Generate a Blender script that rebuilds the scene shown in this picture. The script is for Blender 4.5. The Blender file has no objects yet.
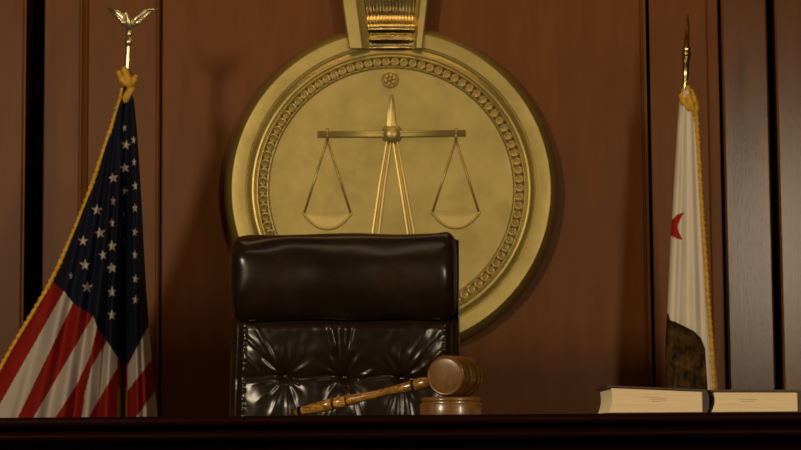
import bpy, bmesh, math, random
from mathutils import Vector, Matrix, noise
random.seed(7)
C = bpy.context.scene.collection
PI = math.pi
sin, cos, exp, hyp = math.sin, math.cos, math.exp, math.hypot

# ------------------------------------------------------------------ camera
F = 2100.0; CZ = 0.73
TH = math.atan(205.0 / F); RO = math.radians(0.40)
w = Vector((0, cos(TH), sin(TH))); u0 = Vector((0, -sin(TH), cos(TH))); r0 = Vector((1, 0, 0))
rt = r0 * cos(RO) - u0 * sin(RO); up = u0 * cos(RO) + r0 * sin(RO)
cam = bpy.data.cameras.new('camera'); co = bpy.data.objects.new('camera', cam); C.objects.link(co)
cam.sensor_width = 36; cam.lens = F / 801 * 36; cam.clip_start = .05
m = Matrix(((rt.x, up.x, -w.x), (rt.y, up.y, -w.y), (rt.z, up.z, -w.z))).to_4x4()
m.translation = Vector((0, 0, CZ)); co.matrix_world = m
bpy.context.scene.camera = co

def P(px, py, D):
    """the point of the vertical plane y = D seen at photo position px, py (used only to measure the place)"""
    r = w * F + rt * (px - 400.5) - up * (py - 225)
    t = D / r.y
    return Vector((r.x * t, D, CZ + r.z * t))

def interp(pts, t):
    if t <= pts[0][0]: 
        a, b = pts[0], pts[1]
    elif t >= pts[-1][0]:
        a, b = pts[-2], pts[-1]
    else:
        for a, b in zip(pts, pts[1:]):
            if t <= b[0]: break
    return a[1] + (b[1] - a[1]) * (t - a[0]) / (b[0] - a[0])

def sst(a, b, x):
    t = max(0, min(1, (x - a) / (b - a))); return t * t * (3 - 2 * t)

# ------------------------------------------------------------------ materials
def mat(name, base=(.5, .5, .5), rough=.5, metal=0., coat=0., coat_rough=.1, spec=.5, sheen=0.):
    M = bpy.data.materials.new(name); M.use_nodes = True
    b = M.node_tree.nodes['Principled BSDF']
    b.inputs['Base Color'].default_value = (*base, 1)
    b.inputs['Roughness'].default_value = rough
    b.inputs['Metallic'].default_value = metal
    b.inputs['Coat Weight'].default_value = coat
    b.inputs['Coat Roughness'].default_value = coat_rough
    b.inputs['Specular IOR Level'].default_value = spec
    b.inputs['Sheen Weight'].default_value = sheen
    return M, M.node_tree, b

def grain(name, cols, scale, stretch, rough=.4, bump=.1, coat=0., metal=0., spec=.5, detail=6, bscale=None, dist=.0008,
          rvar=0., coat_rough=.15):
    """noise stretched along an axis -> colour ramp and bump"""
    M, nt, b = mat(name, cols[0][1], rough, metal, coat, coat_rough, spec)
    N = nt.nodes; L = nt.links
    tc = N.new('ShaderNodeTexCoord'); mp = N.new('ShaderNodeMapping'); mp.inputs['Scale'].default_value = stretch
    n = N.new('ShaderNodeTexNoise'); n.inputs['Scale'].default_value = scale; n.inputs['Detail'].default_value = detail
    n.inputs['Roughness'].default_value = .6
    cr = N.new('ShaderNodeValToRGB'); e = cr.color_ramp.elements
    e[0].position, e[0].color = cols[0][0], (*cols[0][1], 1)
    e[1].position, e[1].color = cols[-1][0], (*cols[-1][1], 1)
    for p, c in cols[1:-1]:
        x = e.new(p); x.color = (*c, 1)
    L.new(tc.outputs['Object'], mp.inputs[0]); L.new(mp.outputs[0], n.inputs[0]); L.new(n.outputs[0], cr.inputs[0])
    L.new(cr.outputs[0], b.inputs['Base Color'])
    n2 = N.new('ShaderNodeTexNoise'); n2.inputs['Scale'].default_value = bscale or scale * 4; n2.inputs['Detail'].default_value = 4
    L.new(mp.outputs[0], n2.inputs[0])
    bp = N.new('ShaderNodeBump'); bp.inputs['Strength'].default_value = bump; bp.inputs['Distance'].default_value = dist
    L.new(n2.outputs[0], bp.inputs['Height']); L.new(bp.outputs[0], b.inputs['Normal'])
    if rvar:
        mr = N.new('ShaderNodeMapRange'); mr.inputs['To Min'].default_value = rough - rvar; mr.inputs['To Max'].default_value = rough + rvar
        L.new(n.outputs[0], mr.inputs[0]); L.new(mr.outputs[0], b.inputs['Roughness'])
    return M

M_panel = grain('mahogany_panel', [(.25, (.140, .047, .0085)), (.5, (.165, .056, .0118)), (.75, (.19, .067, .013))],
                3, (7, 7, 1.2), rough=.40, bump=.12, coat=.0, spec=.13, bscale=60, dist=.0004)
M_pil = grain('mahogany_pilaster', [(.25, (.115, .042, .013)), (.5, (.135, .051, .016)), (.75, (.155, .061, .020))],
              4, (9, 9, 1.2), rough=.23, bump=.3, spec=.26, bscale=30, dist=.0006)
M_dark = grain('dark_mahogany', [(.3, (.006, .0006, .0003)), (.7, (.010, .001, .0005))], 5, (1, 9, 9), rough=.5, bump=.1, spec=.06)
M_benchtop = grain('bench_top_wood', [(.3, (.006, .0006, .0003)), (.7, (.010, .001, .0005))], 5, (1, 9, 9), rough=.55, bump=.1, spec=.06)
M_recess = grain('recess_shade_wood', [(.3, (.02, .006, .003)), (.7, (.03, .010, .005))], 5, (9, 9, 1), rough=.7, bump=.1, spec=.2)  # panelling wood coloured darker, putting the shade of the gaps into the colour
M_brass = grain('medallion_brass', [(.3, (.41, .315, .095)), (.5, (.47, .365, .115)), (.75, (.53, .41, .135))],
                9, (1, 1, 1), rough=.36, bump=.22, metal=.6, bscale=40, dist=.0015, rvar=.06)
M_relief = grain('relief_brass', [(.3, (.50, .38, .125)), (.7, (.62, .48, .17))], 9, (1, 1, 1), rough=.40, bump=.2, metal=.6, bscale=40)
M_final = grain('pale_brass', [(.3, (.70, .58, .34)), (.7, (.82, .70, .44))], 20, (1, 1, 1), rough=.28, bump=.1, metal=.9, bscale=60)
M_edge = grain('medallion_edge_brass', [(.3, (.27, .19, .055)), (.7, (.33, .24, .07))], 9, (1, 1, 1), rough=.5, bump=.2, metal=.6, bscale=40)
M_bright = grain('polished_brass', [(.3, (.50, .38, .14)), (.7, (.64, .50, .21))], 20, (1, 1, 1), rough=.2, bump=.05, metal=1, bscale=60)
M_leather = grain('brown_leather', [(.3, (.013, .0075, .0045)), (.55, (.022, .012, .006)), (.8, (.045, .020, .009))],
                  11, (1, 1, 1), rough=.24, bump=.08, bscale=420, dist=.0004, spec=.36, rvar=.03)
M_gavel = grain('gavel_wood', [(.35, (.085, .032, .005)), (.5, (.27, .12, .018)), (.68, (.48, .24, .036))],
                55, (.5, 5, 5), rough=.26, bump=.1, coat=.4, bscale=160, dist=.0002)
M_gavel_head = grain('gavel_head_wood', [(.25, (.088, .036, .006)), (.5, (.12, .050, .008)), (.75, (.18, .078, .013))],
                     30, (3, .6, 3), rough=.30, bump=.1, coat=.1, spec=.3, bscale=160, dist=.0002)
M_block = grain('block_wood', [(.3, (.10, .045, .010)), (.5, (.15, .068, .015)), (.72, (.22, .11, .025))],
                50, (1, 1, .4), rough=.32, bump=.1, coat=.3, bscale=160, dist=.0002)
M_ring = mat('burnt_ring', (.008, .004, .002), .8, spec=.1)[0]
M_gold = grain('gold_fringe_thread', [(.3, (.52, .27, .016)), (.7, (.74, .43, .035))], 60, (1, 1, 1), rough=.6, bump=.5, bscale=200, dist=.002)
M_page = grain('book_pages', [(.3, (.60, .45, .25)), (.7, (.72, .56, .34))], 9, (1, 1, 60), rough=.8, bump=.3, bscale=30, dist=.0003, spec=.2)
M_fore = grain('book_fore_edge', [(.3, (.88, .74, .42)), (.7, (.93, .82, .52))], 9, (1, 1, 60), rough=.8, bump=.3, bscale=30, dist=.0003, spec=.2)
M_cover = grain('book_cloth', [(.3, (.030, .014, .007)), (.7, (.05, .024, .012))], 90, (1, 1, 1), rough=.55, bump=.3, bscale=400)
M_ink = mat('faded_ink', (.36, .22, .12), .8, spec=.1)[0]
M_black = mat('black_metal', (.02, .02, .02), .4, .6)[0]
M_pole = grain('oak_pole', [(.3, (.16, .08, .03)), (.7, (.25, .13, .05))], 20, (6, 6, .5), rough=.35, bump=.1, coat=.3)
M_floor = grain('carpet', [(.3, (.035, .018, .012)), (.7, (.05, .026, .018))], 60, (1, 1, 1), rough=.95, bump=.6, bscale=300, dist=.003, spec=.1)

def cloth_mat(name):
    M, nt, b = mat(name, rough=.8, spec=.12, sheen=.0)
    N = nt.nodes; L = nt.links
    a = N.new('ShaderNodeVertexColor'); a.layer_name = 'pattern'
    tc = N.new('ShaderNodeTexCoord')
    wv = N.new('ShaderNodeTexNoise'); wv.inputs['Scale'].default_value = 420
    bp = N.new('ShaderNodeBump'); bp.inputs['Strength'].default_value = .25; bp.inputs['Distance'].default_value = .001
    L.new(a.outputs[0], b.inputs['Base Color']); L.new(tc.outputs['Object'], wv.inputs[0])
    L.new(wv.outputs[0], bp.inputs['Height']); L.new(bp.outputs[0], b.inputs['Normal'])
    return M
M_cloth = cloth_mat('printed_cloth')

# ------------------------------------------------------------------ builders
def link(name, bm, mats, parent=None, smooth=True, angle=None):
    me = bpy.data.meshes.new(name); bm.normal_update(); bm.to_mesh(me); bm.free()
    o = bpy.data.objects.new(name, me); C.objects.link(o)
    for M in (mats if isinstance(mats, (list, tuple)) else [mats]): me.materials.append(M)
    if smooth:
        for p in me.polygons: p.use_smooth = True
        if angle is not None:
            me.set_sharp_from_angle(angle=math.radians(angle))
    if parent: o.parent = parent; o.matrix_parent_inverse = Matrix.Translation(-Vector(parent.matrix_world_loc)) if False else Matrix()
    return o

class Thing:
    """an Empty at the base of a thing; parts are built in its local frame"""
    def __init__(s, name, label, cat, loc, rz=0, group=None):
        o = bpy.data.objects.new(name, None); C.objects.link(o); o.location = loc; o.rotation_euler = (0, 0, rz)
        o.empty_display_size = .05
        o['label'] = label; o['category'] = cat
        if group: o['group'] = group
        s.o = o; s.M = Matrix.Translation(Vector(loc)) @ Matrix.Rotation(rz, 4, 'Z'); s.I = s.M.inverted()
    def part(s, name, bm, mats, parent=None, world=False, **k):
        if world: bmesh.ops.transform(bm, matrix=s.I, verts=bm.verts)
        o = link(name, bm, mats, None, **k); o.parent = parent or s.o
        return o

def box(bm, x0, x1, y0, y1, z0, z1, mi=0, bev=0., seg=2):
    vs = [bm.verts.new((x, y, z)) for x in (x0, x1) for y in (y0, y1) for z in (z0, z1)]
    fs = [bm.faces.new([vs[i] for i in f]) for f in ((0, 1, 3, 2), (4, 6, 7, 5), (0, 4, 5, 1), (2, 3, 7, 6), (0, 2, 6, 4), (1, 5, 7, 3))]
    for f in fs: f.material_index = mi
    if bev:
        es = {e for f in fs for e in f.edges}
        bmesh.ops.bevel(bm, geom=list(es), offset=bev, segments=seg, profile=.5, affect='EDGES')
    return bm

def lathe(bm, prof, M=Matrix(), seg=48, mi=0, cap=True):
    """prof: list of (axial, radius[, material]) ; axis = local Z of M"""
    rings = []
    for a in prof:
        z, r = a[0], a[1]
        rings.append([bm.verts.new(M @ Vector((r * cos(2 * PI * k / seg), r * sin(2 * PI * k / seg), z))) for k in range(seg)])
    for i, (A, B) in enumerate(zip(rings, rings[1:])):
        for k in range(seg):
            f = bm.faces.new((A[k], A[(k + 1) % seg], B[(k + 1) % seg], B[k]))
            f.material_index = prof[i + 1][2] if len(prof[i + 1]) > 2 else mi
    if cap:
        f = bm.faces.new(rings[0][::-1]); f.material_index = mi
        f = bm.faces.new(rings[-1]); f.material_index = mi
    return bm

def frame(origin, z, x=None):
    z = Vector(z).normalized(); x = Vector(x) if x else (Vector((0, 0, 1)) if abs(z.z) < .9 else Vector((1, 0, 0)))
    x = (x - z * x.dot(z)).normalized(); y = z.cross(x)
    m = Matrix(((x.x, y.x, z.x), (x.y, y.y, z.y), (x.z, y.z, z.z))).to_4x4(); m.translation = Vector(origin)
    return m

def tube(bm, pts, rads, seg=10, mi=0, flat=1.):
    """round tube through pts; flat squashes it along Y"""
    rings = []
    n = len(pts)
    for i, p in enumerate(pts):
        t = (Vector(pts[min(n - 1, i + 1)]) - Vector(pts[max(0, i - 1)])).normalized()
        a = Vector((0, 1, 0)); b = t.cross(a).normalized() if abs(t.y) < .95 else Vector((1, 0, 0)); a = b.cross(t).normalized()
        r = rads[i] if isinstance(rads, (list, tuple)) else rads
        rings.append([bm.verts.new(Vector(p) + b * (r * cos(2 * PI * k / seg)) + a * (r * flat * sin(2 * PI * k / seg))) for k in range(seg)])
    for A, B in zip(rings, rings[1:]):
        for k in range(seg):
            bm.faces.new((A[k], A[(k + 1) % seg], B[(k + 1) % seg], B[k])).material_index = mi
    bm.faces.new(rings[0][::-1]).material_index = mi; bm.faces.new(rings[-1]).material_index = mi
    return bm

def fixn(bm):
    bmesh.ops.recalc_face_normals(bm, faces=bm.faces); return bm

def ball(bm, c, r, sc=(1, 1, 1), seg=16):
    M = Matrix.Translation(Vector(c)) @ Matrix.Diagonal((*[r * s for s in sc], 1))
    bmesh.ops.create_uvsphere(bm, u_segments=seg, v_segments=max(6, seg * 2 // 3), radius=1, matrix=M)
    return bm

def prism_x(bm, prof, x0, x1, mi=0, n=1):
    """closed (y,z) profile pushed along X"""
    A = [[bm.verts.new((x0 + (x1 - x0) * i / n, y, z)) for y, z in prof] for i in range(n + 1)]
    k = len(prof)
    for a, b in zip(A, A[1:]):
        for i in range(k): bm.faces.new((a[i], a[(i + 1) % k], b[(i + 1) % k], b[i])).material_index = mi
    bm.faces.new(A[0][::-1]); bm.faces.new(A[-1])
    return fixn(bm)

# ------------------------------------------------------------------ room
WY = 5.80                                   # front face of the panelling
def WX(px, py=200): return P(px, py, WY).x
ZT = 3.0
def wall_strip(name, xs, mats):
    """xs: (x, depth-behind-WY, material index of the span that follows)"""
    bm = bmesh.new(); cols = [[bm.verts.new((x, WY + d, z)) for z in (0, ZT)] for x, d, *_ in xs]
    for (a, b, q) in zip(cols, cols[1:], xs):
        bm.faces.new((a[0], b[0], b[1], a[1])).material_index = q[2]
    back = [[bm.verts.new((x, WY + .3, z)) for z in (0, ZT)] for x in (xs[0][0], xs[-1][0])]
    bm.faces.new((back[0][0], cols[0][0], cols[0][1], back[0][1]))
    bm.faces.new((cols[-1][0], back[1][0], back[1][1], cols[-1][1]))
    bm.faces.new((back[1][0], back[0][0], back[0][1], back[1][1]))
    bm.faces.new([c[0] for c in cols] + [back[1][0], back[0][0]]); bm.faces.new([c[1] for c in cols][::-1] + [back[0][1], back[1][1]])
    o = link(name, fixn(bm), mats, smooth=False); o['kind'] = 'structure'
    return o
X = WX
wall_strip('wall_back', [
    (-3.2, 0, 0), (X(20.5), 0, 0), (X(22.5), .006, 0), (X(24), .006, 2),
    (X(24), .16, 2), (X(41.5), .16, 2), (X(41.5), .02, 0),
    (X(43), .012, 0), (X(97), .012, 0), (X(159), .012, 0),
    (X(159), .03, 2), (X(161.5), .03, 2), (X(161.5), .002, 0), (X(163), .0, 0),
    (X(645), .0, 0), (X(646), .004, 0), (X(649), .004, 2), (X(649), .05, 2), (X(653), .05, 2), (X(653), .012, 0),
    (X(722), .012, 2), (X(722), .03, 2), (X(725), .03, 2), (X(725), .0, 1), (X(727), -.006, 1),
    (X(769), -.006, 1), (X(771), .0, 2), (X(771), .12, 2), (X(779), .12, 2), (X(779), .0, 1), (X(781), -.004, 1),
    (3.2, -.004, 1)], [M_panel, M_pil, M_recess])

def vmould(name, px0, px1, prof, M):
    """vertical moulding: prof = (fraction of width, projection)"""
    x0, x1 = X(px0), X(px1); bm = bmesh.new()
    pts = [(x0 + (x1 - x0) * f, WY + .0125 - d) for f, d in prof]
    pts = [(x0, WY + .0125)] + pts + [(x1, WY + .0125)]
    A = [bm.verts.new((x, y, 0)) for x, y in pts]; B = [bm.verts.new((x, y, ZT)) for x, y in pts]
    n = len(pts)
    for i in range(n): bm.faces.new((A[i], A[(i + 1) % n], B[(i + 1) % n], B[i]))
    bm.faces.new(A[::-1]); bm.faces.new(B)
    o = link(name, fixn(bm), M, smooth=True, angle=50); o['kind'] = 'structure'
def half(k0, k1, h, n=6): return [(k0 + (k1 - k0) * (.5 - .5 * cos(PI * i / n)), h * sin(PI * i / n) + .001) for i in range(n + 1)]
vmould('trim_1', 77.5, 87, half(0, .42, .009) + half(.5, 1, .012), M_panel)
vmould('trim_2', 155, 158.6, half(0, 1, .007), M_panel)
vmould('trim_3', 711, 721, [(0.0, .016), (.5, .0175), (1, .016)], M_panel)
vmould('trim_4', 641, 644.5, half(0, 1, .0145), M_panel)

bm = box(bmesh.new(), -3.4, 3.4, -2.5, 6.2, -.05, 0)
o = link('floor', bm, M_floor, smooth=False); o['kind'] = 'structure'

# ------------------------------------------------------------------ bench
DZ = CZ + .0193; DF = 2.70
bench = Thing('judge_bench', 'dark mahogany judge bench running across the foreground with moulded front edge', 'desk', (0, DF, 0))
def arc(cy, cz, ry, rz, a0, a1, n=8): return [(cy + ry * cos(math.radians(a0 + (a1 - a0) * i / n)), cz + rz * sin(math.radians(a0 + (a1 - a0) * i / n))) for i in range(n + 1)]
prof = [(.85, DZ)] + arc(.007, DZ - .0065, .007, .0065, 90, 270) + [(.02, DZ - .0130), (.85, DZ - .014)]
bench.part('worktop', prism_x(bmesh.new(), prof, -1.6, 1.6), M_benchtop, angle=60)
z1 = DZ - .0185
prof = [(.05, DZ - .0142), (.024, DZ - .0142), (.024, z1)] + arc(.012, z1 - .007, .012, .007, 90, 270) + [(.03, z1 - .016), (.034, z1 - .03), (.05, z1 - .03)]
bench.part('edge_molding', prism_x(bmesh.new(), prof, -1.58, 1.58), M_dark, angle=60)
bench.part('front_panel', box(bmesh.new(), -1.55, 1.55, .05, .08, 0.0, DZ - .0145), M_dark, smooth=False)
for x in (-1.52, 1.50): bench.part('side_panel', box(bmesh.new(), x, x + .02, .0801, .8, 0.0, DZ - .0145), M_dark, smooth=False)

# ------------------------------------------------------------------ sound block + gavel
GD = 2.97; GS = F / GD
bc = P(451, 415, GD); bc.z = DZ
t = Thing('sound_block', 'round turned wooden sound block lying under the gavel head', 'sound block', (bc.x, bc.y, DZ + .0002))
h = P(451, 396.8, GD).z - DZ; R = 31 / GS
prof = [(0, R * .97), (.0008, R), (h * .60, R), (h * .64, R * .985), (h * .66, R * .93), (h * .72, R * .925), (h * .76, R * .955), (h * .84, R * .965), (h * .93, R * .94), (h * .97, R * .90),
        (h * .965, R * .8), (h * .955, R * .3)]
t.part('block', lathe(bmesh.new(), prof, seg=72), M_block, angle=50)

yaw = math.radians(24)
n = Vector((-sin(yaw), -cos(yaw), 0)); hd = Vector((-cos(yaw), sin(yaw), 0))
gr = 20.2 / GS
gc = Vector((P(455.3, 377, GD).x, GD, DZ + h + gr + .0002))
g = Thing('gavel', 'turned wooden gavel with its head on the block and handle slanting down left', 'gavel', (gc.x, gc.y, gc.z - gr))
I = Vector((0, 0, gr))
hl = .0375
A = frame(I, n)                        # local z of the lathe points out of the near face
def ring(z, rr, wd, depth=.0024): return [(z - wd, rr), (z - wd * .6, rr - depth, 1), (z + wd * .6, rr - depth, 1), (z + wd, rr, 1)]
q = gr
prof = [(-hl, q * .55), (-hl, q * .84), (-hl + .001, q * .93), (-hl + .003, q * .975), (-hl + .0055, q * .985)]
prof += [(-hl + .0072, q * .97)] + ring(-hl + .0092, q * .935, .0016) + [(-hl + .0125, q * .985), (-hl + .0165, q), (-hl + .0195, q * .985)] + ring(-hl + .0225, q * .935, .0022, .003) + [(-.0105, q * .985), (-.006, q), (.004, q), (.0085, q * .985)] + ring(.0118, q * .935, .0022, .003) + [(.0155, q * .985), (.019, q), (.0215, q * .985)] + ring(.0238, q * .935, .0014, .0018) + [(.0262, q * .985)]
prof += [(hl - .008, q), (hl - .004, q * .995), (hl - .0018, q * .975), (hl - .0006, q * .94), (hl - .0002, q * .91), (hl - .0006, q * .87), (hl - .0002, q * .80), (hl + .0002, q * .58), (hl + .0004, q * .38), (hl + .0005, q * .2), (hl + .0005, q * .04)]
g.part('gavel_head', lathe(bmesh.new(), prof, A, seg=80), [M_gavel_head, M_ring], angle=40)
end = Vector((P(299, 410, GD).x, 0, 0))
HL = (gc.x - P(294, 411, GD + .12).x) / cos(yaw)
drop = (gc.z - DZ - .0065)
hv = Vector((hd.x * HL, hd.y * HL, -drop)); Lh = hv.length
k = lambda f: Lh * f
px = lambda v: v / GS
prof = [(gr * .9, px(3.0)), (gr * 1.02, px(4.6)), (gr * 1.12, px(4.9)), (gr * 1.22, px(4.0)), (gr * 1.32, px(3.3)), (gr * 1.42, px(4.8)), (gr * 1.6, px(6.1)), (gr * 1.9, px(6.5)), (gr * 2.2, px(6.2)),
        (gr * 2.24, px(5.3), 1), (gr * 2.36, px(5.3), 1), (gr * 2.40, px(5.6)), (k(.34), px(4.7)), (k(.42), px(3.9)), (k(.50), px(3.8)), (k(.58), px(4.5)), (k(.64), px(5.5)),
        (k(.655), px(5.6)), (k(.658), px(5.1), 1), (k(.665), px(5.1), 1), (k(.668), px(5.7)), (k(.72), px(6.2)), (k(.735), px(6.2)), (k(.738), px(5.5), 1), (k(.75), px(5.5), 1), (k(.754), px(6.2)), (k(.80), px(6.0)),
        (k(.87), px(5.2)), (k(.93), px(4.5)), (k(.943), px(4.4)), (k(.945), px(3.2), 1), (k(.953), px(3.2), 1), (k(.956), px(5.2), 1), (k(.964), px(5.4), 1), (k(.967), px(4.6)), (k(.985), px(2.9)), (k(.995), px(1.6)), (k(1), px(.6))]
g.part('handle', lathe(bmesh.new(), prof, frame(I, hv), seg=40), [M_gavel, M_ring], angle=50)

# ------------------------------------------------------------------ books
def book(label, xl, D, wd, dp, t0, t1, rz, stamp, loc_z=DZ + .0003):
    """closed book lying flat, fore edge left, spine right, tail towards the front; t0/t1 = thickness at fore edge/spine"""
    t = Thing('law_book', label, 'book', (xl, D, loc_z), rz, 'thick law books lying on the bench')
    ct = .0026
    bm = bmesh.new()
    # covers: bottom, top, rounded spine, as one bent case
    def T(x): return t0 + (t1 - t0) * x / wd
    pts = [(-.003, 0), (wd, 0)] + [(wd + .0005 + .006 * sin(PI * i / 8), T(wd) * (.5 - .5 * cos(PI * i / 8))) for i in range(1, 8)] + [(wd, T(wd)), (wd * .95, T(wd) + .0004), (-.003, T(0))]
    inn = [(-.003, T(0) - ct), (wd - .002, T(wd) - ct), (wd - .002, ct), (-.003, ct)]
    full = pts + inn
    A = [bm.verts.new((x, -.003, z)) for x, z in full]; B = [bm.verts.new((x, dp + .003, z)) for x, z in full]
    m_ = len(full)
    for i in range(m_): bm.faces.new((A[i], A[(i + 1) % m_], B[(i + 1) % m_], B[i]))
    bm.faces.new(A[::-1]); bm.faces.new(B)
    t.part('cover', fixn(bm), M_cover, angle=35)
    bm = bmesh.new(); K = 8; rows = []
    for i in range(K + 1):
        f = i / K; zz = ct + .0001 + (T(0) - 2 * ct - .0002) * f
        zr = ct + .0001 + (T(wd) - 2 * ct - .0002) * f
        x_ = .0035 * sin(PI * f) - .001 + .003 * f
        xr = wd - .0025 - .003 * sin(PI * f) * 0
        rows.append([bm.verts.new(v) for v in ((x_, 0, zz), (xr, 0, zr), (xr, dp, zr), (x_, dp, zz))])
    for a, b in zip(rows, rows[1:]):
        for i in range(4):
            bm.faces.new((a[i], a[(i + 1) % 4], b[(i + 1) % 4], b[i])).material_index = 1 if i == 3 else 0
    bm.faces.new(rows[0][::-1]); bm.faces.new(rows[-1])
    pg = t.part('page_block', fixn(bm), [M_page, M_fore], angle=30)
    bm = bmesh.new()                                        # faded, unreadable library stamp on the tail edge
    for (zf, a, b, sl) in stamp:
        x = a
        while x < b:
            l = random.uniform(.0012, .0028)
            z = T(wd * x) * zf + sl * (x - a)
            hh = random.uniform(.0006, .0011)
            box(bm, wd * x, min(wd * b, wd * x + l), -.0002, .0003, z, z + hh)
            x += (l + .0006) / wd
    t.part('ink_stamp', bm, M_ink, parent=pg, smooth=False)
    return t
B1 = 2.96; s1 = F / B1
x0 = P(609.5, 400, B1).x; x1 = P(703, 400, B1).x
th = P(609, 385.6, B1).z - DZ; th2 = P(703, 389.6, B1).z - DZ
book('thick book with yellowed pages, left and taller of the two on the bench', x0, B1, x1 - x0 + .0015, .235, th, th2, math.radians(-1.5), [(.62, .36, .60, -.006), (.54, .42, .60, -.004), (.46, .45, .54, 0)])
x2 = P(712.3, 400, B1 - .004).x; x3 = P(797, 400, B1 - .004).x
th3 = P(712, 390, B1 - .004).z - DZ; th4 = P(797, 390.2, B1 - .004).z - DZ
book('thinner book with pinkish pages, right of the two, at the photo\'s right edge', x2, B1 - .004, x3 - x2 + .004, .235, th3, th4, math.radians(1), [(.60, .30, .52, -.004), (.50, .33, .48, -.003)])

# ------------------------------------------------------------------ chair
CD = 4.70; CS = F / CD
cc = P(345, 415, CD)
ch = Thing('executive_chair', 'high-backed dark brown leather swivel chair with padded headrest behind the bench', 'chair', (cc.x, CD, 0))
def L(pxx, pyy, dy=0):            # photo position -> chair local coordinates
    p = P(pxx, pyy, CD); return Vector((p.x - cc.x, dy, p.z))
# headrest bolster
bm = bmesh.new()
zt, zb = L(345, 236).z, L(345, 321.5).z; hw = 112.0 / CS; hz = (zt - zb) / 2; zc = (zt + zb) / 2; hy = .072
NX, NR = 120, 64; rings = []
for i in range(NX + 1):
    v = -cos(PI * i / NX); x = hw * (abs(v) ** .55) * (1 if v > 0 else -1) if False else hw * v
    e = abs(v)
    s = max(0., 1 - e ** 20) ** .33
    sy = max(0., 1 - e ** 24) ** .5
    ring_ = []
    for k_ in range(NR):
        a = 2 * PI * k_ / NR
        cx, sx_ = cos(a), sin(a)
        yy = (abs(cx) ** 1.0) * (1 if cx > 0 else -1) * hy * sy
        zz = (abs(sx_) ** .86) * (1 if sx_ > 0 else -1) * hz * (1 - .13 * (1 - s))* (s ** .30)
        wob = noise.noise(Vector((x * 9, sx_ * 1.5, cx * 1.5))) * .004 * sy
        # slack at the ends, gathered towards the side seam
        wob += .0018 * sin(a * 9 + 2 * v) * sst(.80, .97, e) * sy
        ztw = .004 * (sst(.80, .93, v) - sst(.93, 1., v) * .4) * (sx_ > 0) * sx_ - .0015 * sst(.7, .97, -v) * (sx_ > 0) * sx_
        ring_.append(bm.verts.new((x, -.045 - yy - wob, zc + zz + wob + ztw)))
    rings.append(ring_)
for A_, B_ in zip(rings, rings[1:]):
    for k_ in range(NR): bm.faces.new((A_[k_], A_[(k_ + 1) % NR], B_[(k_ + 1) % NR], B_[k_]))
bm.faces.new(rings[0]); bm.faces.new(rings[-1][::-1])
bmesh.ops.remove_doubles(bm, verts=bm.verts, dist=1e-6)
ch.part('headrest', fixn(bm), M_leather)

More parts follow.
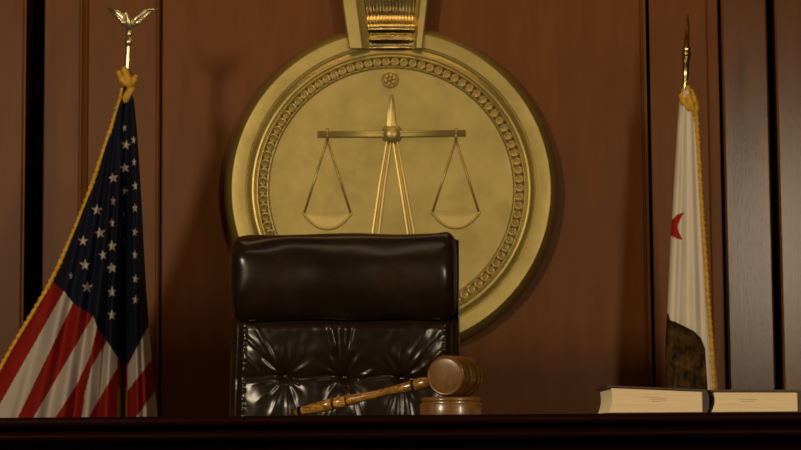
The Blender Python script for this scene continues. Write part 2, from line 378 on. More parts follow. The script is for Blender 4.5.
# tufted back cushion
btn = [(286, 377), (345, 378), (402, 379), (257, 377 + 82), (315, 460), (374, 460), (432, 461), (286, 540), (345, 540), (402, 540)]
def pillow(x, y):
    """depth of the leather towards the viewer, in photo pixels about the cushion"""
    xl_, xr_ = 231.5, 458.5
    e = (x - 345) / 113.5
    base = .055 * max(0, 1 - abs(e) ** 9) ** .5
    base *= .35 + .65 * max(0, 1 - max(0, (332 - y) / 14.) ** 2) ** .5 if y < 332 else 1
    d = 0
    for (bx, by) in btn:
        dx, dy = x - bx, y - by; r = hyp(dx, dy)
        if r > 75: continue
        d -= .014 * exp(-(r / 5.) ** 2) + .009 * exp(-(r / 22.) ** 2)
        ph = math.atan2(dy, dx)
        wv = 0
        # folds run out of the button, stronger upwards/downwards
        k2 = sin(ph * 9 + bx * .7) * .6 + sin(ph * 14 + bx * 1.3) * .5
        wv = k2 * .0019 * exp(-((r - 15) / 14.) ** 2) * (.3 + .7 * abs(sin(ph)))
        d += wv * (1 if dy < 0 else .45)
    # horizontal pull line through each button row
    for ry in (378, 460, 540):
        amp = .0055 * (1 - .0 * abs(e)) * sst(231, 262, x) * sst(459, 430, x) if ry == 378 else .008
        yy = y - ry - 1.5 * sin(x * .11)
        d -= amp * exp(-(yy / 3.0) ** 2) + .005 * exp(-(yy / 12.) ** 2)
    # vertical tucks under the headrest in the middle and fans at both shoulders
    for (ax, ay, bx, by, a, wd_) in ((330, 322, 337, 352, .007, 2.8), (347, 322, 345, 352, .0075, 2.8), (339, 322, 341, 356, -.006, 2.4), (354, 326, 350, 346, -.004, 2.5),
                                (246, 336, 264, 356, .006, 2.4), (258, 330, 277, 362, .0055, 2.4), (252, 345, 276, 368, -.005, 2.4), (243, 352, 262, 374, .004, 2.2),
                                (440, 332, 414, 364, .007, 2.8), (428, 330, 406, 362, .004, 2.6), (447, 346, 424, 368, .006, 2.6), (433, 342, 414, 370, -.007, 2.6),
                                (258, 384, 280, 379, .005, 1.8), (300, 384, 292, 379, .006, 2.), (262, 400, 282, 382, .003, 2), (318, 420, 336, 384, -.005, 2.4), (352, 384, 372, 372, .005, 2.0),
                                (330, 420, 340, 388, .004, 2.2), (358, 420, 350, 388, .005, 2.2), (366, 424, 356, 390, -.004, 2.2),
                                (400, 420, 401, 386, .006, 2.5), (388, 422, 396, 388, .005, 2.5), (412, 422, 406, 386, .005, 2.5),
                                (272, 420, 282, 390, .004, 2.5), (290, 422, 288, 390, .004, 2.2), (300, 420, 292, 390, -.004, 2.2)):
        vx, vy = bx - ax, by - ay; l2 = vx * vx + vy * vy
        tt = ((x - ax) * vx + (y - ay) * vy) / l2
        if -.4 < tt < 1.4:
            dd = abs((x - ax) * vy - (y - ay) * vx) / l2 ** .5
            if dd < 10:
                d += (.30 if max(ay, by) > 415 else .27 if ax > 410 else .5) * a * exp(-(dd / wd_) ** 2) * sst(-.3, .3, tt) * sst(1.3, .75, tt)
    # seam and puckers of the left and right boxing
    for sx, sg in ((240.5, 1), (450, -1)):
        q_ = (x - sx)
        d -= .006 * exp(-(q_ / 1.8) ** 2)
        pk = sin(y * .95 + sin(y * .31) * 1.3)
        d += (.0014 * pk + .004) * exp(-((q_ - 4.5 * sg) / 3.2) ** 2)
    d += .0035 * noise.noise(Vector((x * .02, y * .02, 3))) + .0008 * noise.noise(Vector((x * .11, y * .09, 8)))
    edge = max(0, 1 - abs(e) ** 10)
    return base + d * edge
def m_left(x, y): return (y - 330) / 90. * 3.2 / CS * sst(300, 232, x) * (1 if y < 450 else 450 / y)
bm = bmesh.new(); st = .85
nx = int(227 / st); ny = int((580 - 318) / (st * 1.1)); G = []
for j in range(ny + 1):
    y_ = 318 + (580 - 318) * j / ny
    row = []
    for i in range(nx + 1):
        x_ = 231.5 + 227.0 * i / nx
        # the back widens a touch at the top
        p = L(x_, y_)
        p.x -= m_left(x_, y_)
        row.append(bm.verts.new((p.x, -pillow(x_, y_) + .0, p.z)))
    G.append(row)
for j in range(ny):
    for i in range(nx): bm.faces.new((G[j][i], G[j + 1][i], G[j + 1][i + 1], G[j][i + 1]))
# close behind
rim = [v for v in G[0]] + [G[j][nx] for j in range(1, ny + 1)] + [G[ny][i] for i in range(nx - 1, -1, -1)] + [G[j][0] for j in range(ny - 1, 0, -1)]
bk = [bm.verts.new((v.co.x * .99, .03, v.co.z)) for v in rim]
for a in range(len(rim)):
    b = (a + 1) % len(rim); bm.faces.new((rim[a], rim[b], bk[b], bk[a]))
bm.faces.new(bk)
cush = ch.part('back_cushion', fixn(bm), M_leather)
for bx, by in btn:
    p = L(bx, by)
    b_ = ball(bmesh.new(), (p.x, -(pillow(bx, by)) - .001, p.z), .0065, (1, .5, 1), 14)
    ch.part('button', b_, M_leather, parent=cush)
# stiff outer shell behind cushions, its right edge shows
bm = bmesh.new()
z_top, z_bot = L(345, 238).z, .46
xa, xb = -.236, L(459.3, 300).x
box(bm, xa, xb, .031, .05, z_bot, z_top, bev=.008, seg=3)
box(bm, xb - .0045, xb, -.012, .032, L(345, 420).z, L(345, 241).z, bev=.0018)
ch.part('back_shell', bm, M_leather, angle=40)
# seat, arms and base (behind the bench)
ch.part('seat', box(bmesh.new(), -.26, .26, -.56, .03, .38, .459, bev=.03, seg=4), M_leather, angle=60)
for s in (-1, 1):
    bm = bmesh.new(); xx = s * .285
    tube(bm, [(xx, -.02, .42), (xx, -.01, .60), (xx, -.05, .655), (xx, -.30, .665), (xx, -.42, .64), (xx, -.44, .55), (xx, -.40, .42)], .018, 12)
    ch.part('armrest', fixn(bm), M_leather)
bm = bmesh.new(); lathe(bm, [(.12, .035), (.25, .035), (.25, .022), (.38, .022)], Matrix.Translation((0, -.25, 0)), 24); ch.part('gas_column', bm, M_black, angle=40)
bm = bmesh.new()
for k_ in range(5):
    a = 2 * PI * k_ / 5 + .3
    tube(bm, [(.02 * cos(a), -.25 + .02 * sin(a), .13), (.16 * cos(a), -.25 + .16 * sin(a), .11), (.30 * cos(a), -.25 + .30 * sin(a), .08)], [.028, .024, .016], 10)
base = ch.part('star_base', fixn(bm), M_black)
for k_ in range(5):
    a = 2 * PI * k_ / 5 + .3
    bm = bmesh.new(); lathe(bm, [(-.016, .024), (-.014, .031), (.014, .031), (.016, .024)], frame((.30 * cos(a), -.25 + .30 * sin(a), .0315), (-sin(a), cos(a), 0)), 20)
    ch.part('caster', bm, M_black, parent=base, angle=40)

# ------------------------------------------------------------------ medallion
MD = WY - .075; MS = F / MD
mc = P(391.2, 188.5, MD)
md = Thing('wall_medallion', 'large round brass medallion with relief of scales of justice hanging on the panelling', 'wall emblem', (mc.x, WY, mc.z))
FRT = -.075                               # front plane, local y
def m(v): return v / MS
ax = Matrix(((1, 0, 0), (0, 0, -1), (0, 1, 0))).to_4x4()      # lathe z -> local -y
ax = frame((0, 0, 0), (0, -1, 0), (1, 0, 0))
T0 = .003                                  # small gap of wall fixing
f0 = .075
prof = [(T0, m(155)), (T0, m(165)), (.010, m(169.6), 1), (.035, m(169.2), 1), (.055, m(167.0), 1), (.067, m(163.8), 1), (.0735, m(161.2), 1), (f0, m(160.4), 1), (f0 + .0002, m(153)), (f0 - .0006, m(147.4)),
        (f0 - .0095, m(146.6)), (f0 - .0095, m(146.0)), (f0 - .0055, m(143.6)), (f0 - .0015, m(141.2)), (f0 + .0005, m(139.6)), (f0 + .0002, m(138.0)),
        (f0 - .0035, m(136.8)), (f0 - .0015, m(135.8)), (f0 - .001, m(134.6)), (f0 - .008, m(133.2)),
        (f0 - .0175, m(132.5)), (f0 - .0175, m(127)), (f0 - .0095, m(125.6)), (f0 - .0085, m(124.2)), (f0 - .0125, m(122.8)), (f0 - .0135, m(118)), (f0 - .0135, m(60)), (f0 - .0135, m(1))]
field = -(f0 - .0135)
disc = md.part('disc', lathe(bmesh.new(), prof, ax, seg=220), [M_brass, M_edge], angle=30)
# row of overlapping rings round the field, like coins on edge
bm = bmesh.new(); NB = 90
for i in range(NB):
    a = 2 * PI * i / NB; rr = m(129.6)
    c_ = Vector((rr * cos(a), field, rr * sin(a)))
    rad = Vector((cos(a), 0, sin(a))); tan = Vector((-sin(a), 0, cos(a)))
    axis = (Vector((0, -1, 0)) + tan * .42 + rad * .1).normalized()
    Mx = frame(c_ + Vector((0, -.0025, 0)), axis)
    R0 = m(4.8); seg = 14; pr = [(-.003, R0), (.0020, R0 * 1.0), (.0045, R0 * .8), (.0040, R0 * .6), (-.001, R0 * .45), (-.001, R0 * .1)]
    lathe(bm, pr, Mx, seg)
md.part('rope_border', bm, M_relief, angle=60)
# emblem in relief
em_bm = bmesh.new()
def mp(px_, py_, dy=0.):
    p = P(px_, py_, MD); return Vector((p.x - mc.x, field - dy, p.z - mc.z))
emb = md.part('scales_hub', lathe(em_bm, [(0, m(10.5)), (.003, m(10.8)), (.006, m(9.8)), (.0075, m(8)), (.0125, m(7)), (.016, m(4.5)), (.0175, m(1))], Matrix.Translation(mp(391.7, 133.5)) @ ax, 40), M_relief, angle=60)
bm = bmesh.new()                            # rosette
lathe(bm, [(0, m(9.2)), (.005, m(9.0)), (.0065, m(7.9)), (.004, m(7.0)), (.003, m(5))], Matrix.Translation(mp(390, 79)) @ ax, 8)
for k_ in range(6):
    a = 2 * PI * k_ / 6 + .3; p = mp(390, 79, .003); ball(bm, (p.x + m(4.4) * cos(a), p.y, p.z + m(4.4) * sin(a)), m(2.3), (1, .8, 1), 10)
ball(bm, mp(390, 79, .005), m(2.2), (1, .9, 1), 10)
md.part('rosette', bm, M_relief, angle=40)
bm = bmesh.new()                            # beam: two parallel rods with end tips
for dy_ in (-1.9, 1.7): tube(bm, [mp(317.5, 133.8 + dy_, .002), mp(391, 133.8 + dy_, .003), mp(465.5, 132.6 + dy_, .002)], m(1.7), 10)
tube(bm, [mp(317.5, 133.8, .0), mp(391, 133.8, .0), mp(465.5, 132.6, .0)], m(2.6), 10)
md.part('scale_beam', fixn(bm), M_relief)
def bar(pts, widths, hgt, groove=True):
    """raised tapering bar with a lit ridge on each side of a groove"""
    bm = bmesh.new(); rows = []
    for (x, y), wd in zip(pts, widths):
        sec = [(-1, 0), (-.85, 1), (-.5, 1.1), (-.12, .35 if groove else 1.3), (.12, .35 if groove else 1.3), (.5, 1.1), (.85, 1), (1, 0)]
        rows.append([bm.verts.new(mp(x + f * wd, y, hgt * g_)) for f, g_ in sec])
    for a, b in zip(rows, rows[1:]):
        for i in range(len(a) - 1): bm.faces.new((a[i], a[i + 1], b[i + 1], b[i]))
    bm.faces.new(rows[0]); bm.faces.new(rows[-1][::-1])
    return fixn(bm)
md.part('pointer', bar([(391.2, 94), (391.3, 100), (391, 112), (391.2, 126)], [1.0, 2.2, 3.9, 5.2], .008, False), M_relief, angle=35)
md.part('stand_leg', bar([(388.8, 141), (382, 184), (375.5, 232), (369, 276)], [3.2, 3.9, 4.6, 5], .006), M_relief, angle=35)
md.part('stand_leg', bar([(395, 141), (402.5, 184), (410.5, 232), (417, 276)], [3.2, 3.9, 4.6, 5], .006), M_relief, angle=35)
for ax_, lx, rx, cy in ((327, 303, 351.5, 212.5), (456, 431.5, 480, 211.5)):
    bm = bmesh.new()
    tube(bm, [mp(ax_, 127.5, .003), mp(ax_, 141, .003)], m(1.4), 8)
    tube(bm, [mp(ax_, 139, .0015), mp(lx + 1, cy, .0015)], m(1.15), 8); tube(bm, [mp(ax_, 139, .0015), mp(rx - 1, cy, .0015)], m(1.15), 8)
    hang = md.part('hanger', fixn(bm), M_relief)
    # pan: shallow dished bowl in half relief
    bm = bmesh.new(); rows = []; NA = 20
    cxm = (lx + rx) / 2; hw_ = (rx - lx) / 2
    for i in range(NA + 1):
        v = -1 + 2 * i / NA; low = 16 * max(0, 1 - abs(v) ** 2.2)
        rows.append([bm.verts.new(mp(cxm + hw_ * v, cy - .8, .0)), bm.verts.new(mp(cxm + hw_ * v, cy, .0010)), bm.verts.new(mp(cxm + hw_ * v * .99, cy + low * .5, .0010)), bm.verts.new(mp(cxm + hw_ * v * .98, cy + low * .85, .0010)), bm.verts.new(mp(cxm + hw_ * v, cy + low, .001))])
    for a, b in zip(rows, rows[1:]):
        for i in range(4): bm.faces.new((a[i], b[i], b[i + 1], a[i + 1]))
    tube(bm, [mp(cxm + hw_ * (-1 + 2 * i / NA), cy + 16 * max(0, 1 - abs(-1 + 2 * i / NA) ** 2.2), .001) for i in range(NA + 1)], m(1.3), 8)
    md.part('scale_pan', fixn(bm), M_relief, angle=60)
# hanger bail at the top: two flaring side rails and a fluted rolled centre
MDb = MD
def rail(o0, o1, i0, i1):
    """outer/inner edge at the top of the picture (y=0) and at y=46"""
    bm = bmesh.new(); rows = []
    for y_ in (-90, -60, -30, -8, 0, 12, 24, 36, 49):
        f = (y_ / 46.)
        sag = .0 if y_ >= 0 else 0
        xo = o0 + (o1 - o0) * f ; xi = i0 + (i1 - i0) * f
        s_ = 1 if xi > xo else -1; wd = abs(xi - xo)
        yy = FRT + field * 0
        sec = [(xo, .03), (xo, -.012), (xo + s_ * 1.5, -.017), (xo + s_ * wd * .62, -.018), (xo + s_ * wd * .72, -.012), (xi - s_ * 1.6, -.004), (xi, -.002), (xi, .03)]
        row = []
        for (x, d) in sec:
            p = P(x, y_, MD); row.append(bm.verts.new((p.x - mc.x, FRT + d, p.z - mc.z)))
        rows.append(row)
    for a, b in zip(rows, rows[1:]):
        for i in range(len(a) - 1): bm.faces.new((a[i], a[i + 1], b[i + 1], b[i]))
        bm.faces.new((a[-1], a[0], b[0], b[-1]))
    bm.faces.new(rows[0]); bm.faces.new(rows[-1][::-1])
    return fixn(bm)
md.part('bail_rail', rail(341.7, 348.3, 364, 369.6), M_brass, angle=30)
md.part('bail_rail', rail(428.2, 423.2, 416.6, 412.4), M_brass, angle=30)
bm = bmesh.new(); rows = []
prf = [(-90, .0), (-60, .004), (-30, .008), (-10, .010), (5, .009), (14, .006), (20, .000), (24, -.008), (27, -.013), (30, -.015), (33, -.012), (34.5, -.004), (36, .001), (37.5, -.004), (39.5, -.009), (41.5, -.007), (43, .001), (45.5, .004), (47, -.002), (49, .000), (52, .008)]
NXF = 150
for y_, d in prf:
    x0_ = 364.5 + (369 - 364.5) * y_ / 46.; x1_ = 416.4 + (412.8 - 416.4) * y_ / 46.
    row = []
    for i in range(NXF + 1):
        f = i / NXF; p = P(x0_ + (x1_ - x0_) * f, y_, MD)
        fl = .0022 * (abs(sin(PI * f * 15 + .4)) ** .7 - .5) * (1 if y_ < 46 else .3)
        row.append(bm.verts.new((p.x - mc.x, FRT + d + .001 - fl - .007 * sin(PI * f) , p.z - mc.z)))
    rows.append(row)
for a, b in zip(rows, rows[1:]):
    for i in range(NXF): bm.faces.new((a[i], b[i], b[i + 1], a[i + 1]))
ob = md.part('fluted_roll', bm, M_bright)
s_ = ob.modifiers.new('thick', 'SOLIDIFY'); s_.thickness = .012; s_.offset = -1
p = P(385, -90, MD)
md.part('bail_cap', box(bmesh.new(), m(-57), m(44), FRT - .02, -.004, p.z - mc.z - .001, p.z - mc.z + .03, bev=.004), M_brass, angle=40)

# ------------------------------------------------------------------ flags
def paint_mesh(t, name, rows_px, D, step, lr, depth, colour, ybot, ytop):
    """cloth sheet with real folds; lr(y) -> left,right outline, depth(x,y,f) -> m towards the viewer"""
    bm = bmesh.new(); lay = bm.verts.layers.float_color.new('pattern')
    ny = int((ybot - ytop) / step); nx = rows_px; G = []
    for j in range(ny + 1):
        y = ytop + (ybot - ytop) * j / ny; a, b = lr(y); row = []
        for i in range(nx + 1):
            f = i / nx; x = a + (b - a) * f
            d = depth(x, y, f); v = bm.verts.new(P(x, y, D - d)); v[lay] = (*colour(x, y, f), 1); row.append(v)
        G.append(row)
    for j in range(ny):
        for i in range(nx): bm.faces.new((G[j][i], G[j + 1][i], G[j + 1][i + 1], G[j][i + 1]))
    o = t.part(name, bm, M_cloth, world=True)
    s = o.modifiers.new('hem', 'SOLIDIFY'); s.thickness = .002; s.offset = 1 if False else -1
    return o

def star_in(dx, dy, r, sq=1., rot=0.):
    dx /= sq
    rr = hyp(dx, dy)
    if rr > r: return False
    a = (math.atan2(dx, -dy) + rot) % (2 * PI / 5); a = min(a, 2 * PI / 5 - a)
    # edge between outer tip (r,0) and inner notch (r*.4, 36deg)
    X0, Y0 = r, 0.; X1, Y1 = r * .40 * cos(PI / 5), r * .40 * sin(PI / 5)
    x, y = rr * cos(a), rr * sin(a)
    return (X1 - X0) * (y - Y0) - (Y1 - Y0) * (x - X0) > 0 if True else False

RED = (.235, .012, .008); WHT = (.46, .39, .33); BLU = (.009, .0105, .022); GLD = (.22, .12, .015)
# --- left: stars and stripes
LD = 5.25
gl = Vector((P(112, 415, LD).x, LD + .035, 0))
fl = Thing('flag_on_pole', 'red, white and blue striped flag with white stars, gold fringed, left of the medallion', 'flag', gl, 0, None)
Ledge = [(88, 123.5), (100, 120.5), (127, 112), (169, 98), (200, 87), (227, 76.5), (267, 58.5), (290, 47), (311, 34.5), (340, 17), (368, 1), (420, -26), (520, -60)]
Redge = [(88, 129), (100, 134), (130, 137), (160, 139), (200, 141.5), (250, 144), (300, 147), (340, 150), (380, 154), (420, 158), (520, 165)]
cant = [(40, 270), (55, 284), (64, 291), (73, 303), (93, 316), (98, 329), (107, 341), (118, 358), (128, 365), (134, 353), (148, 327), (160, 308)]
bnds = [[(280, 69), (291, 64), (404, 0), (520, -66)], [(290, 80), (303, 73), (415, 19), (520, -31)], [(306, 99), (316, 93), (415, 35), (520, -27)],
        [(318, 100), (328, 97), (356, 90), (384, 77), (415, 57), (520, -12)], [(330, 113), (341, 107), (366, 92), (392, 85), (415, 82), (520, 70)],
        [(346, 121), (356, 118), (368, 117), (415, 90), (520, 25)]]
stars = [(126, 145, 1, 5.2), (133.5, 140, .6, 4.5), (125, 168, 1, 5.4), (134, 162, .55, 4.5), (113, 178, 1, 5.4), (135, 186, .6, 5), (125, 191, .6, 5), (113, 201, .5, 5.2), (135, 208, .6, 5),
         (97, 210, 1, 5.8), (112, 223, .55, 5.2), (135, 232, .6, 5), (100, 233, 1, 5.8), (112, 246, .85, 6), (83, 241, .95, 5.6), (103, 255, .8, 5.6), (135, 255, .6, 5.2), (112, 268, .95, 6.2),
         (85, 265, .95, 6), (71, 276, .45, 4.5), (87, 287, .95, 6), (135.5, 279, .7, 5.2), (112, 292, .85, 6.2), (135.5, 300, .7, 5.4), (112, 315, .8, 6), (124, 214, .25, 4.5), (124, 240, .25, 4.5), (124.5, 128, .6, 4)]
def us_col(x, y, f):
    xc = interp([(120, 126), (300, 122.5), (420, 122.5)], y)
    if y < interp(cant, x):
        for (sx, sy, sq, r) in stars:
            if abs(x - sx) < r and abs(y - sy) < r and star_in(x - sx, y - sy, r, sq, .15 * sin(sx * sy)): return WHT
        return BLU
    if x < 127.5:
        n_ = sum(1 for b in bnds if x > interp(b, y))
        if x > interp([(345, 122), (385, 118), (420, 116.5)], y) and y > 388: return GLD
        return RED if n_ % 2 == 0 else WHT
    if y < interp([(124, 394), (128, 390), (140, 375), (149, 363), (160, 350)], x): return WHT
    if y < interp([(124, 432), (138, 415), (151, 397), (160, 385)], x): return RED
    return WHT
def us_depth(x, y, f):
    g_ = sst(90, 330, y)
    xc = interp([(100, 127), (300, 122.5), (420, 122.5)], y)
    d = .015 + .05 * max(0, 1 - (2 * f - 1) ** 4) ** .5 * (.45 + .55 * g_)
    wdt = 3.0 + 3.0 * g_
    d -= (.010 + .080 * g_) * exp(-((x - xc) / wdt) ** 2)
    for (y0x, y1x, a, wd_) in ((119, 86, .012, 5), (123, 106, .014, 4.5), (115, 62, .010, 6), (110, 36, .010, 7), (131, 138, .012, 3.2), (133, 147, .010, 3.), (125, 97, -.014, 4), (117, 74, -.012, 5), (112, 48, -.009, 6), (108, 18, -.008, 6)):
        xx = y0x + (y1x - y0x) * (y - 95) / 320.
        d += 1.9 * a * (.35 + .65 * g_) * exp(-((x - xx) / (wd_ * (.4 + .6 * g_))) ** 2)
    d += .006 * g_ * noise.noise(Vector((x * .06, y * .02, 1)))
    d -= .03 * g_ * sst(.90, 1., f)
    return d
def us_lr(y): return interp(Ledge, y), interp(Redge, y)
paint_mesh(fl, 'flag_cloth', 250, LD, .75, us_lr, us_depth, us_col, 470, 86)
# gold fringe along the upper edge, thread by thread in one mesh
def fringe(t, pts, D, thick, dirn, lng, n_, depthfn, name='fringe'):
    bm = bmesh.new(); path = []
    K = 260
    y0, y1 = pts[0][0], pts[-1][0]
    for i in range(K + 1):
        y = y0 + (y1 - y0) * i / K; x = interp(pts, y) + .35 * sin(i * 1.9) ; path.append(P(x, y, D - depthfn(x, y)))
    tube(bm, path, [thick * (1 + .22 * sin(i * 1.3) + .15 * random.random()) for i in range(K + 1)], 8)
    for i in range(n_):
        y = y0 + (y1 - y0) * (i + random.random()) / n_; x = interp(pts, y)
        p = P(x, y, D - depthfn(x, y))
        l = lng * random.uniform(.7, 1.2); e = p + Vector((dirn[0] * l, random.uniform(-.003, .003), dirn[1] * l + random.uniform(-.002, .002)))
        tube(bm, [p, (p + e) / 2 + Vector((0, -.001, 0)), e], [.0014, .0012, .0007], 5)
    return t.part(name, bm, M_gold, world=True)
fringe(fl, [(y, x - .6) for y, x in Ledge if 86 < y < 500] , LD, .0054, (-.45, -.6), .010, 520, lambda x, y: .022)
# pole, gathered top, eagle
bm = bmesh.new()
pole_top = P(128, 70, LD); pole_bot = gl + Vector((0, .11, .03))
pt = Vector((pole_top.x, LD, pole_top.z))
tube(bm, [pole_bot, pole_bot.lerp(pt, .5), pt], [.013, .0125, .009], 20)
fl.part('pole', fixn(bm), M_pole, world=True)
lathe_b = lathe(bmesh.new(), [(0, .14), (.012, .14), (.02, .12), (.035, .05), (.05, .025), (.09, .02)], Matrix.Translation((0, .11, .0)), 40)
fl.part('stand', lathe_b, M_bright, angle=40)
def knot(t, D, spots, th=.0055):
    """gathered tassel-like bunch of gold fringe where the cloth meets the pole"""
    bm = bmesh.new()
    for (pts, r) in spots:
        w_ = [P(x, y, D - dz) for x, y, dz in pts]
        # smooth path
        sm = []
        for i in range(len(w_) - 1):
            for k_ in range(6): sm.append(w_[i].lerp(w_[i + 1], k_ / 6.))
        sm.append(w_[-1])
        for _ in range(3): sm = [sm[0]] + [(sm[i - 1] + sm[i] * 2 + sm[i + 1]) / 4 for i in range(1, len(sm) - 1)] + [sm[-1]]
        tube(bm, sm, [r / 400. * (1 + .25 * random.uniform(-1, 1)) * (.6 + .4 * sin(PI * min(.9, max(.1, i / (len(sm) - 1))))) for i in range(len(sm))], 9)
    return t.part('fringe_gather', bm, M_gold, world=True)
knot(fl, LD, [([(119, 73, .02), (121, 78, .03), (126, 83, .04), (130, 88, .03)], 4.2), ([(124, 68, .02), (126, 75, .035), (129, 82, .04), (131, 92, .03)], 4.2), ([(136, 77, .01), (133, 81, .03), (130, 86, .04)], 3.6),
              ([(133, 84, .02), (130, 92, .035), (125, 99, .03), (121, 104, .02)], 4.2), ([(131, 88, .02), (126, 95, .035), (120.5, 104, .02), (117, 112, .01)], 3.2)])
ED = LD; es = F / ED
bm = bmesh.new()
b0 = P(127.3, 71, ED); b1 = P(129.3, 32, ED); A_ = frame(b0, b1 - b0); Le = (b1 - b0).length
e = lambda v: v / es
lathe(bm, [(-.02, e(2.8)), (0, e(2.9)), (Le * .1, e(3.2)), (Le * .6, e(3.0)), (Le * .66, e(3.3)), (Le * .68, e(4.2)), (Le * .78, e(4.6)), (Le * .83, e(3.0)), (Le * .86, e(2.4)), (Le * .9, e(3.6)), (Le * .97, e(4.0)), (Le * 1.05, e(2.6))], A_, 28)
fer = fl.part('finial_ferrule', bm, M_final, world=True, angle=50)
bm = bmesh.new()                     # eagle: body, head, tail and two raised feathered wings
c = P(129.5, 24, ED)
tube(bm, [c + Vector((e(0), .002, -e(9))), c + Vector((0, 0, -e(6))), c + Vector((0, -.004, -e(2))), c + Vector((-e(1), -.008, e(3))), c + Vector((-e(2.2), -.012, e(7.5))), c + Vector((-e(3.6), -.016, e(9.2))), c + Vector((-e(5.2), -.017, e(8.2)))],
     [e(1.5), e(3), e(4), e(3.4), e(2.2), e(2.1), e(.5)], 14)
for s in (-1, 1):
    # each wing: leading bone with layered feathers
    sh = c + Vector((s * e(2), 0, -e(1)))
    tip = P(132 + s * 25, 7.5, ED)
    for q_ in range(7):
        f = q_ / 6.
        st_ = sh.lerp(P(131 + s * 12, 13.0, ED), f * .9)
        en = P(132 + s * (25.5 - 14 * (1 - f)), 7.0 + 13.5 * (1 - f) ** 1.15, ED) + Vector((0, .004 * q_ - .01, 0))
        md_ = st_.lerp(en, .55) + Vector((0, -.006, e(-.6)))
        tube(bm, [st_, st_.lerp(md_, .5), md_, en], [e(2.6), e(3.1), e(2.7), e(.9)], 8, flat=.5)
    bone = [sh, P(130 + s * 7, 17.5, ED), P(130 + s * 13, 12.5, ED), tip.lerp(P(130 + s * 13, 12.5, ED), .4)]
    tube(bm, bone, [e(3.2), e(3.2), e(2.8), e(1.4)], 10)
fl.part('eagle_finial', fixn(bm), M_final, parent=None, world=True)

# --- right: white flag with star and bear
RD = 5.45
gr_ = Vector((P(686, 415, RD).x, RD + .03, 0))
fr = Thing('flag_on_pole', 'white flag with red star and dark bear, furled on a pole right of the medallion', 'flag', gr_, 0, None)
Le2 = [(92, 683), (100, 679.5), (130, 677), (180, 674), (240, 670.5), (300, 667.5), (340, 665.5), (420, 664), (520, 660)]
Re2 = [(92, 690), (104, 695), (130, 698), (200, 702.5), (250, 706), (300, 710), (340, 714), (385, 718), (420, 720), (520, 726)]
KSTAR = [(670, 221), (673.3, 218.7), (677, 214.7), (684.3, 212), (680, 220), (677.6, 226), (678.9, 232), (682.7, 240), (677, 238.7), (672.5, 236.5), (670, 235)]
def inpoly(x, y, pl):
    c = False
    for (x0, y0), (x1, y1) in zip(pl, pl[1:] + pl[:1]):
        if (y0 > y) != (y1 > y) and x < x0 + (x1 - x0) * (y - y0) / (y1 - y0): c = not c
    return c
def ca_col(x, y, f):
    if inpoly(x, y, KSTAR): return (.42, .02, .015)
    top = interp([(664, 338), (667, 314), (668.5, 313), (670, 320), (676, 322), (684, 326), (694, 331), (701, 338), (705, 348), (707, 372), (710, 420)], x)
    if y > top and x < interp([(320, 700), (338, 703), (350, 706), (372, 708), (420, 711)], y):
        n_ = noise.noise(Vector((x * .10, y * .07, 2))) + .5 * noise.noise(Vector((x * .3, y * .2, 5)))
        edge = min(1, (y - top) / 9.)
        k_ = max(0, min(1, .45 + .9 * n_)) * edge
        if x < 668 and y < 345: k_ = .1
        return (.018 + .11 * k_, .010 + .055 * k_, .004 + .012 * k_)
    return (.80, .71, .57)
def ca_depth(x, y, f):
    g_ = sst(95, 330, y)
    d = .04 * max(0, 1 - (2 * f - 1) ** 4) ** .5
    for (xa_, xb_, a, wd_) in ((684, 676, .007, 3), (687, 688, -.008, 3), (690, 697, .007, 3), (693, 705, -.006, 2.5), (682, 671, -.004, 2.2), (694, 709, .004, 2)):
        xx = xa_ + (xb_ - xa_) * (y - 100) / 300.
        d += a * (.3 + .7 * g_) * exp(-((x - xx) / (wd_ * (.5 + .6 * g_))) ** 2)
    d += .004 * noise.noise(Vector((x * .08, y * .02, 7)))
    return d
paint_mesh(fr, 'flag_cloth', 90, RD, .75, lambda y: (interp(Le2, y), interp(Re2, y)), ca_depth, ca_col, 450, 90)
G2 = [(96, 690), (110, 696), (130, 697.5), (200, 701.5), (250, 705), (300, 708.5), (340, 711.5), (385, 714), (450, 717)]
fringe(fr, G2, RD, .0052, (.25, -.75), .008, 360, lambda x, y: .033)
knot(fr, RD, [([(684, 90, .01), (682, 97, .03), (685, 104, .04), (690, 110, .035)], 3.6), ([(688, 88, .01), (688, 97, .035), (692, 106, .04), (694, 116, .03)], 4.2), ([(691, 90, .01), (694, 99, .03), (696, 108, .035), (695, 120, .03)], 3.6),
              ([(697, 100, .02), (698, 107, .03), (696, 114, .03)], 2.5)])
bm = bmesh.new()
pt = P(685.5, 76, RD); pb = gr_ + Vector((0, .03, .03))
tube(bm, [pb, pb.lerp(pt, .5), pt], [.013, .0125, .0065], 20)
fr.part('pole', fixn(bm), M_pole, world=True)
fr.part('stand', lathe(bmesh.new(), [(0, .14), (.012, .14), (.02, .12), (.035, .05), (.05, .025), (.09, .02)], Matrix.Translation((0, .03, 0)), 40), M_bright, angle=40)
es = F / RD
b0 = P(685.3, 78, RD); b1 = P(688, 14, RD); A_ = frame(b0, b1 - b0); Le = (b1 - b0).length
def z(y): return (78 - y) / 64. * Le
bm = bmesh.new()
lathe(bm, [(z(94), e(2.4)), (z(80), e(2.5)), (z(77), e(3.4)), (z(72), e(3.6)), (z(62), e(3.5)), (z(60.5), e(3.0)), (z(60), e(4.2)), (z(58), e(4.6)), (z(57), e(3.6)), (z(55.5), e(5.0)), (z(53), e(5.0)), (z(52), e(3.6)), (z(50.5), e(4.2)), (z(48), e(4.0)), (z(47), e(2.8)), (z(44), e(2.6))], A_, 28)
ff = fr.part('finial_ferrule', bm, M_bright, world=True, angle=40)
bm = bmesh.new()                      # four-sided spear blade
rows = []
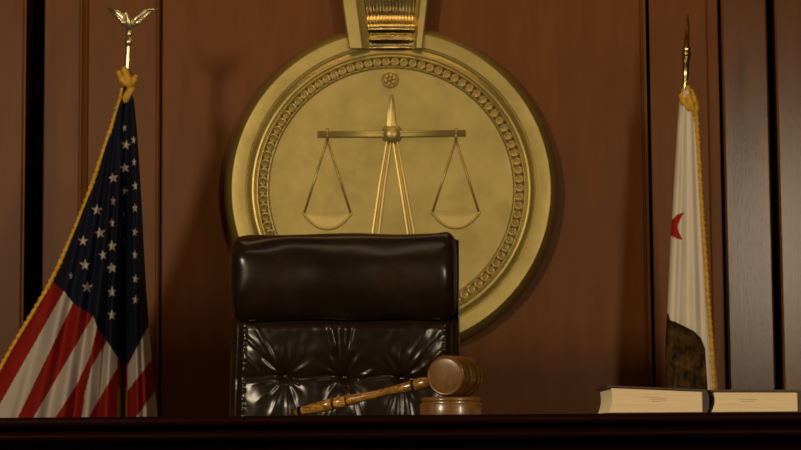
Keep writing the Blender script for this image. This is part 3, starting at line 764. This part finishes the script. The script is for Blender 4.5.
for y_, wd, dp in ((48, 2, 2), (45, 4.6, 2.6), (42, 5.4, 2.8), (36, 4.6, 2.5), (28, 3.1, 2), (20, 1.4, 1.2), (14, .2, .2)):
    rows.append([bm.verts.new(A_ @ Vector(v)) for v in ((0, e(wd), z(y_)), (e(dp), 0, z(y_)), (0, -e(wd), z(y_)), (-e(dp), 0, z(y_)))])
xv = (A_.to_3x3() @ Vector((1, 0, 0)))
for a, b in zip(rows, rows[1:]):
    for i in range(4): bm.faces.new((a[i], a[(i + 1) % 4], b[(i + 1) % 4], b[i]))
bm.faces.new(rows[0]); bm.faces.new(rows[-1])
fr.part('spear_finial', fixn(bm), M_bright, world=True, smooth=False)

# ------------------------------------------------------------------ light
def area(name, loc, target, sx, sy, power, col):
    l = bpy.data.lights.new(name, 'AREA'); l.shape = 'RECTANGLE'; l.size = sx; l.size_y = sy; l.energy = power; l.color = col
    o = bpy.data.objects.new(name, l); C.objects.link(o); o.location = loc
    o.rotation_euler = (Vector(target) - Vector(loc)).to_track_quat('-Z', 'Y').to_euler()
    return o
area('lamp_left', (-2.3, .2, 2.05), (0, 5.5, 1.3), .35, .6, 93, (1, .80, .54))
area('lamp_right', (2.05, .1, 1.70), (0, 5.5, 1.5), .35, 1.0, 55, (1, .82, .57))
area('ceiling_lamp', (0, 5.15, 2.85), (0, 5.8, 1.9), 1.8, .25, 5, (1, .62, .27))
area('relief_fill_front', (0, 3.4, 3.1), (0, 5.7, 1.5), 1.2, .3, 3, (1, .76, .48))  # unseen overhead fill, added so the medallion relief catches highlights
wd_ = bpy.data.worlds.new('world'); bpy.context.scene.world = wd_; wd_.use_nodes = True
bg = wd_.node_tree.nodes['Background']; bg.inputs[0].default_value = (.9, .62, .4, 1); bg.inputs[1].default_value = .009
cam.dof.use_dof = True; cam.dof.focus_distance = 3.3; cam.dof.aperture_fstop = 20
vs = bpy.context.scene.view_settings
vs.view_transform = 'Standard'; vs.look = 'None'; vs.gamma = 1; vs.exposure = 0; vs.use_curve_mapping = False
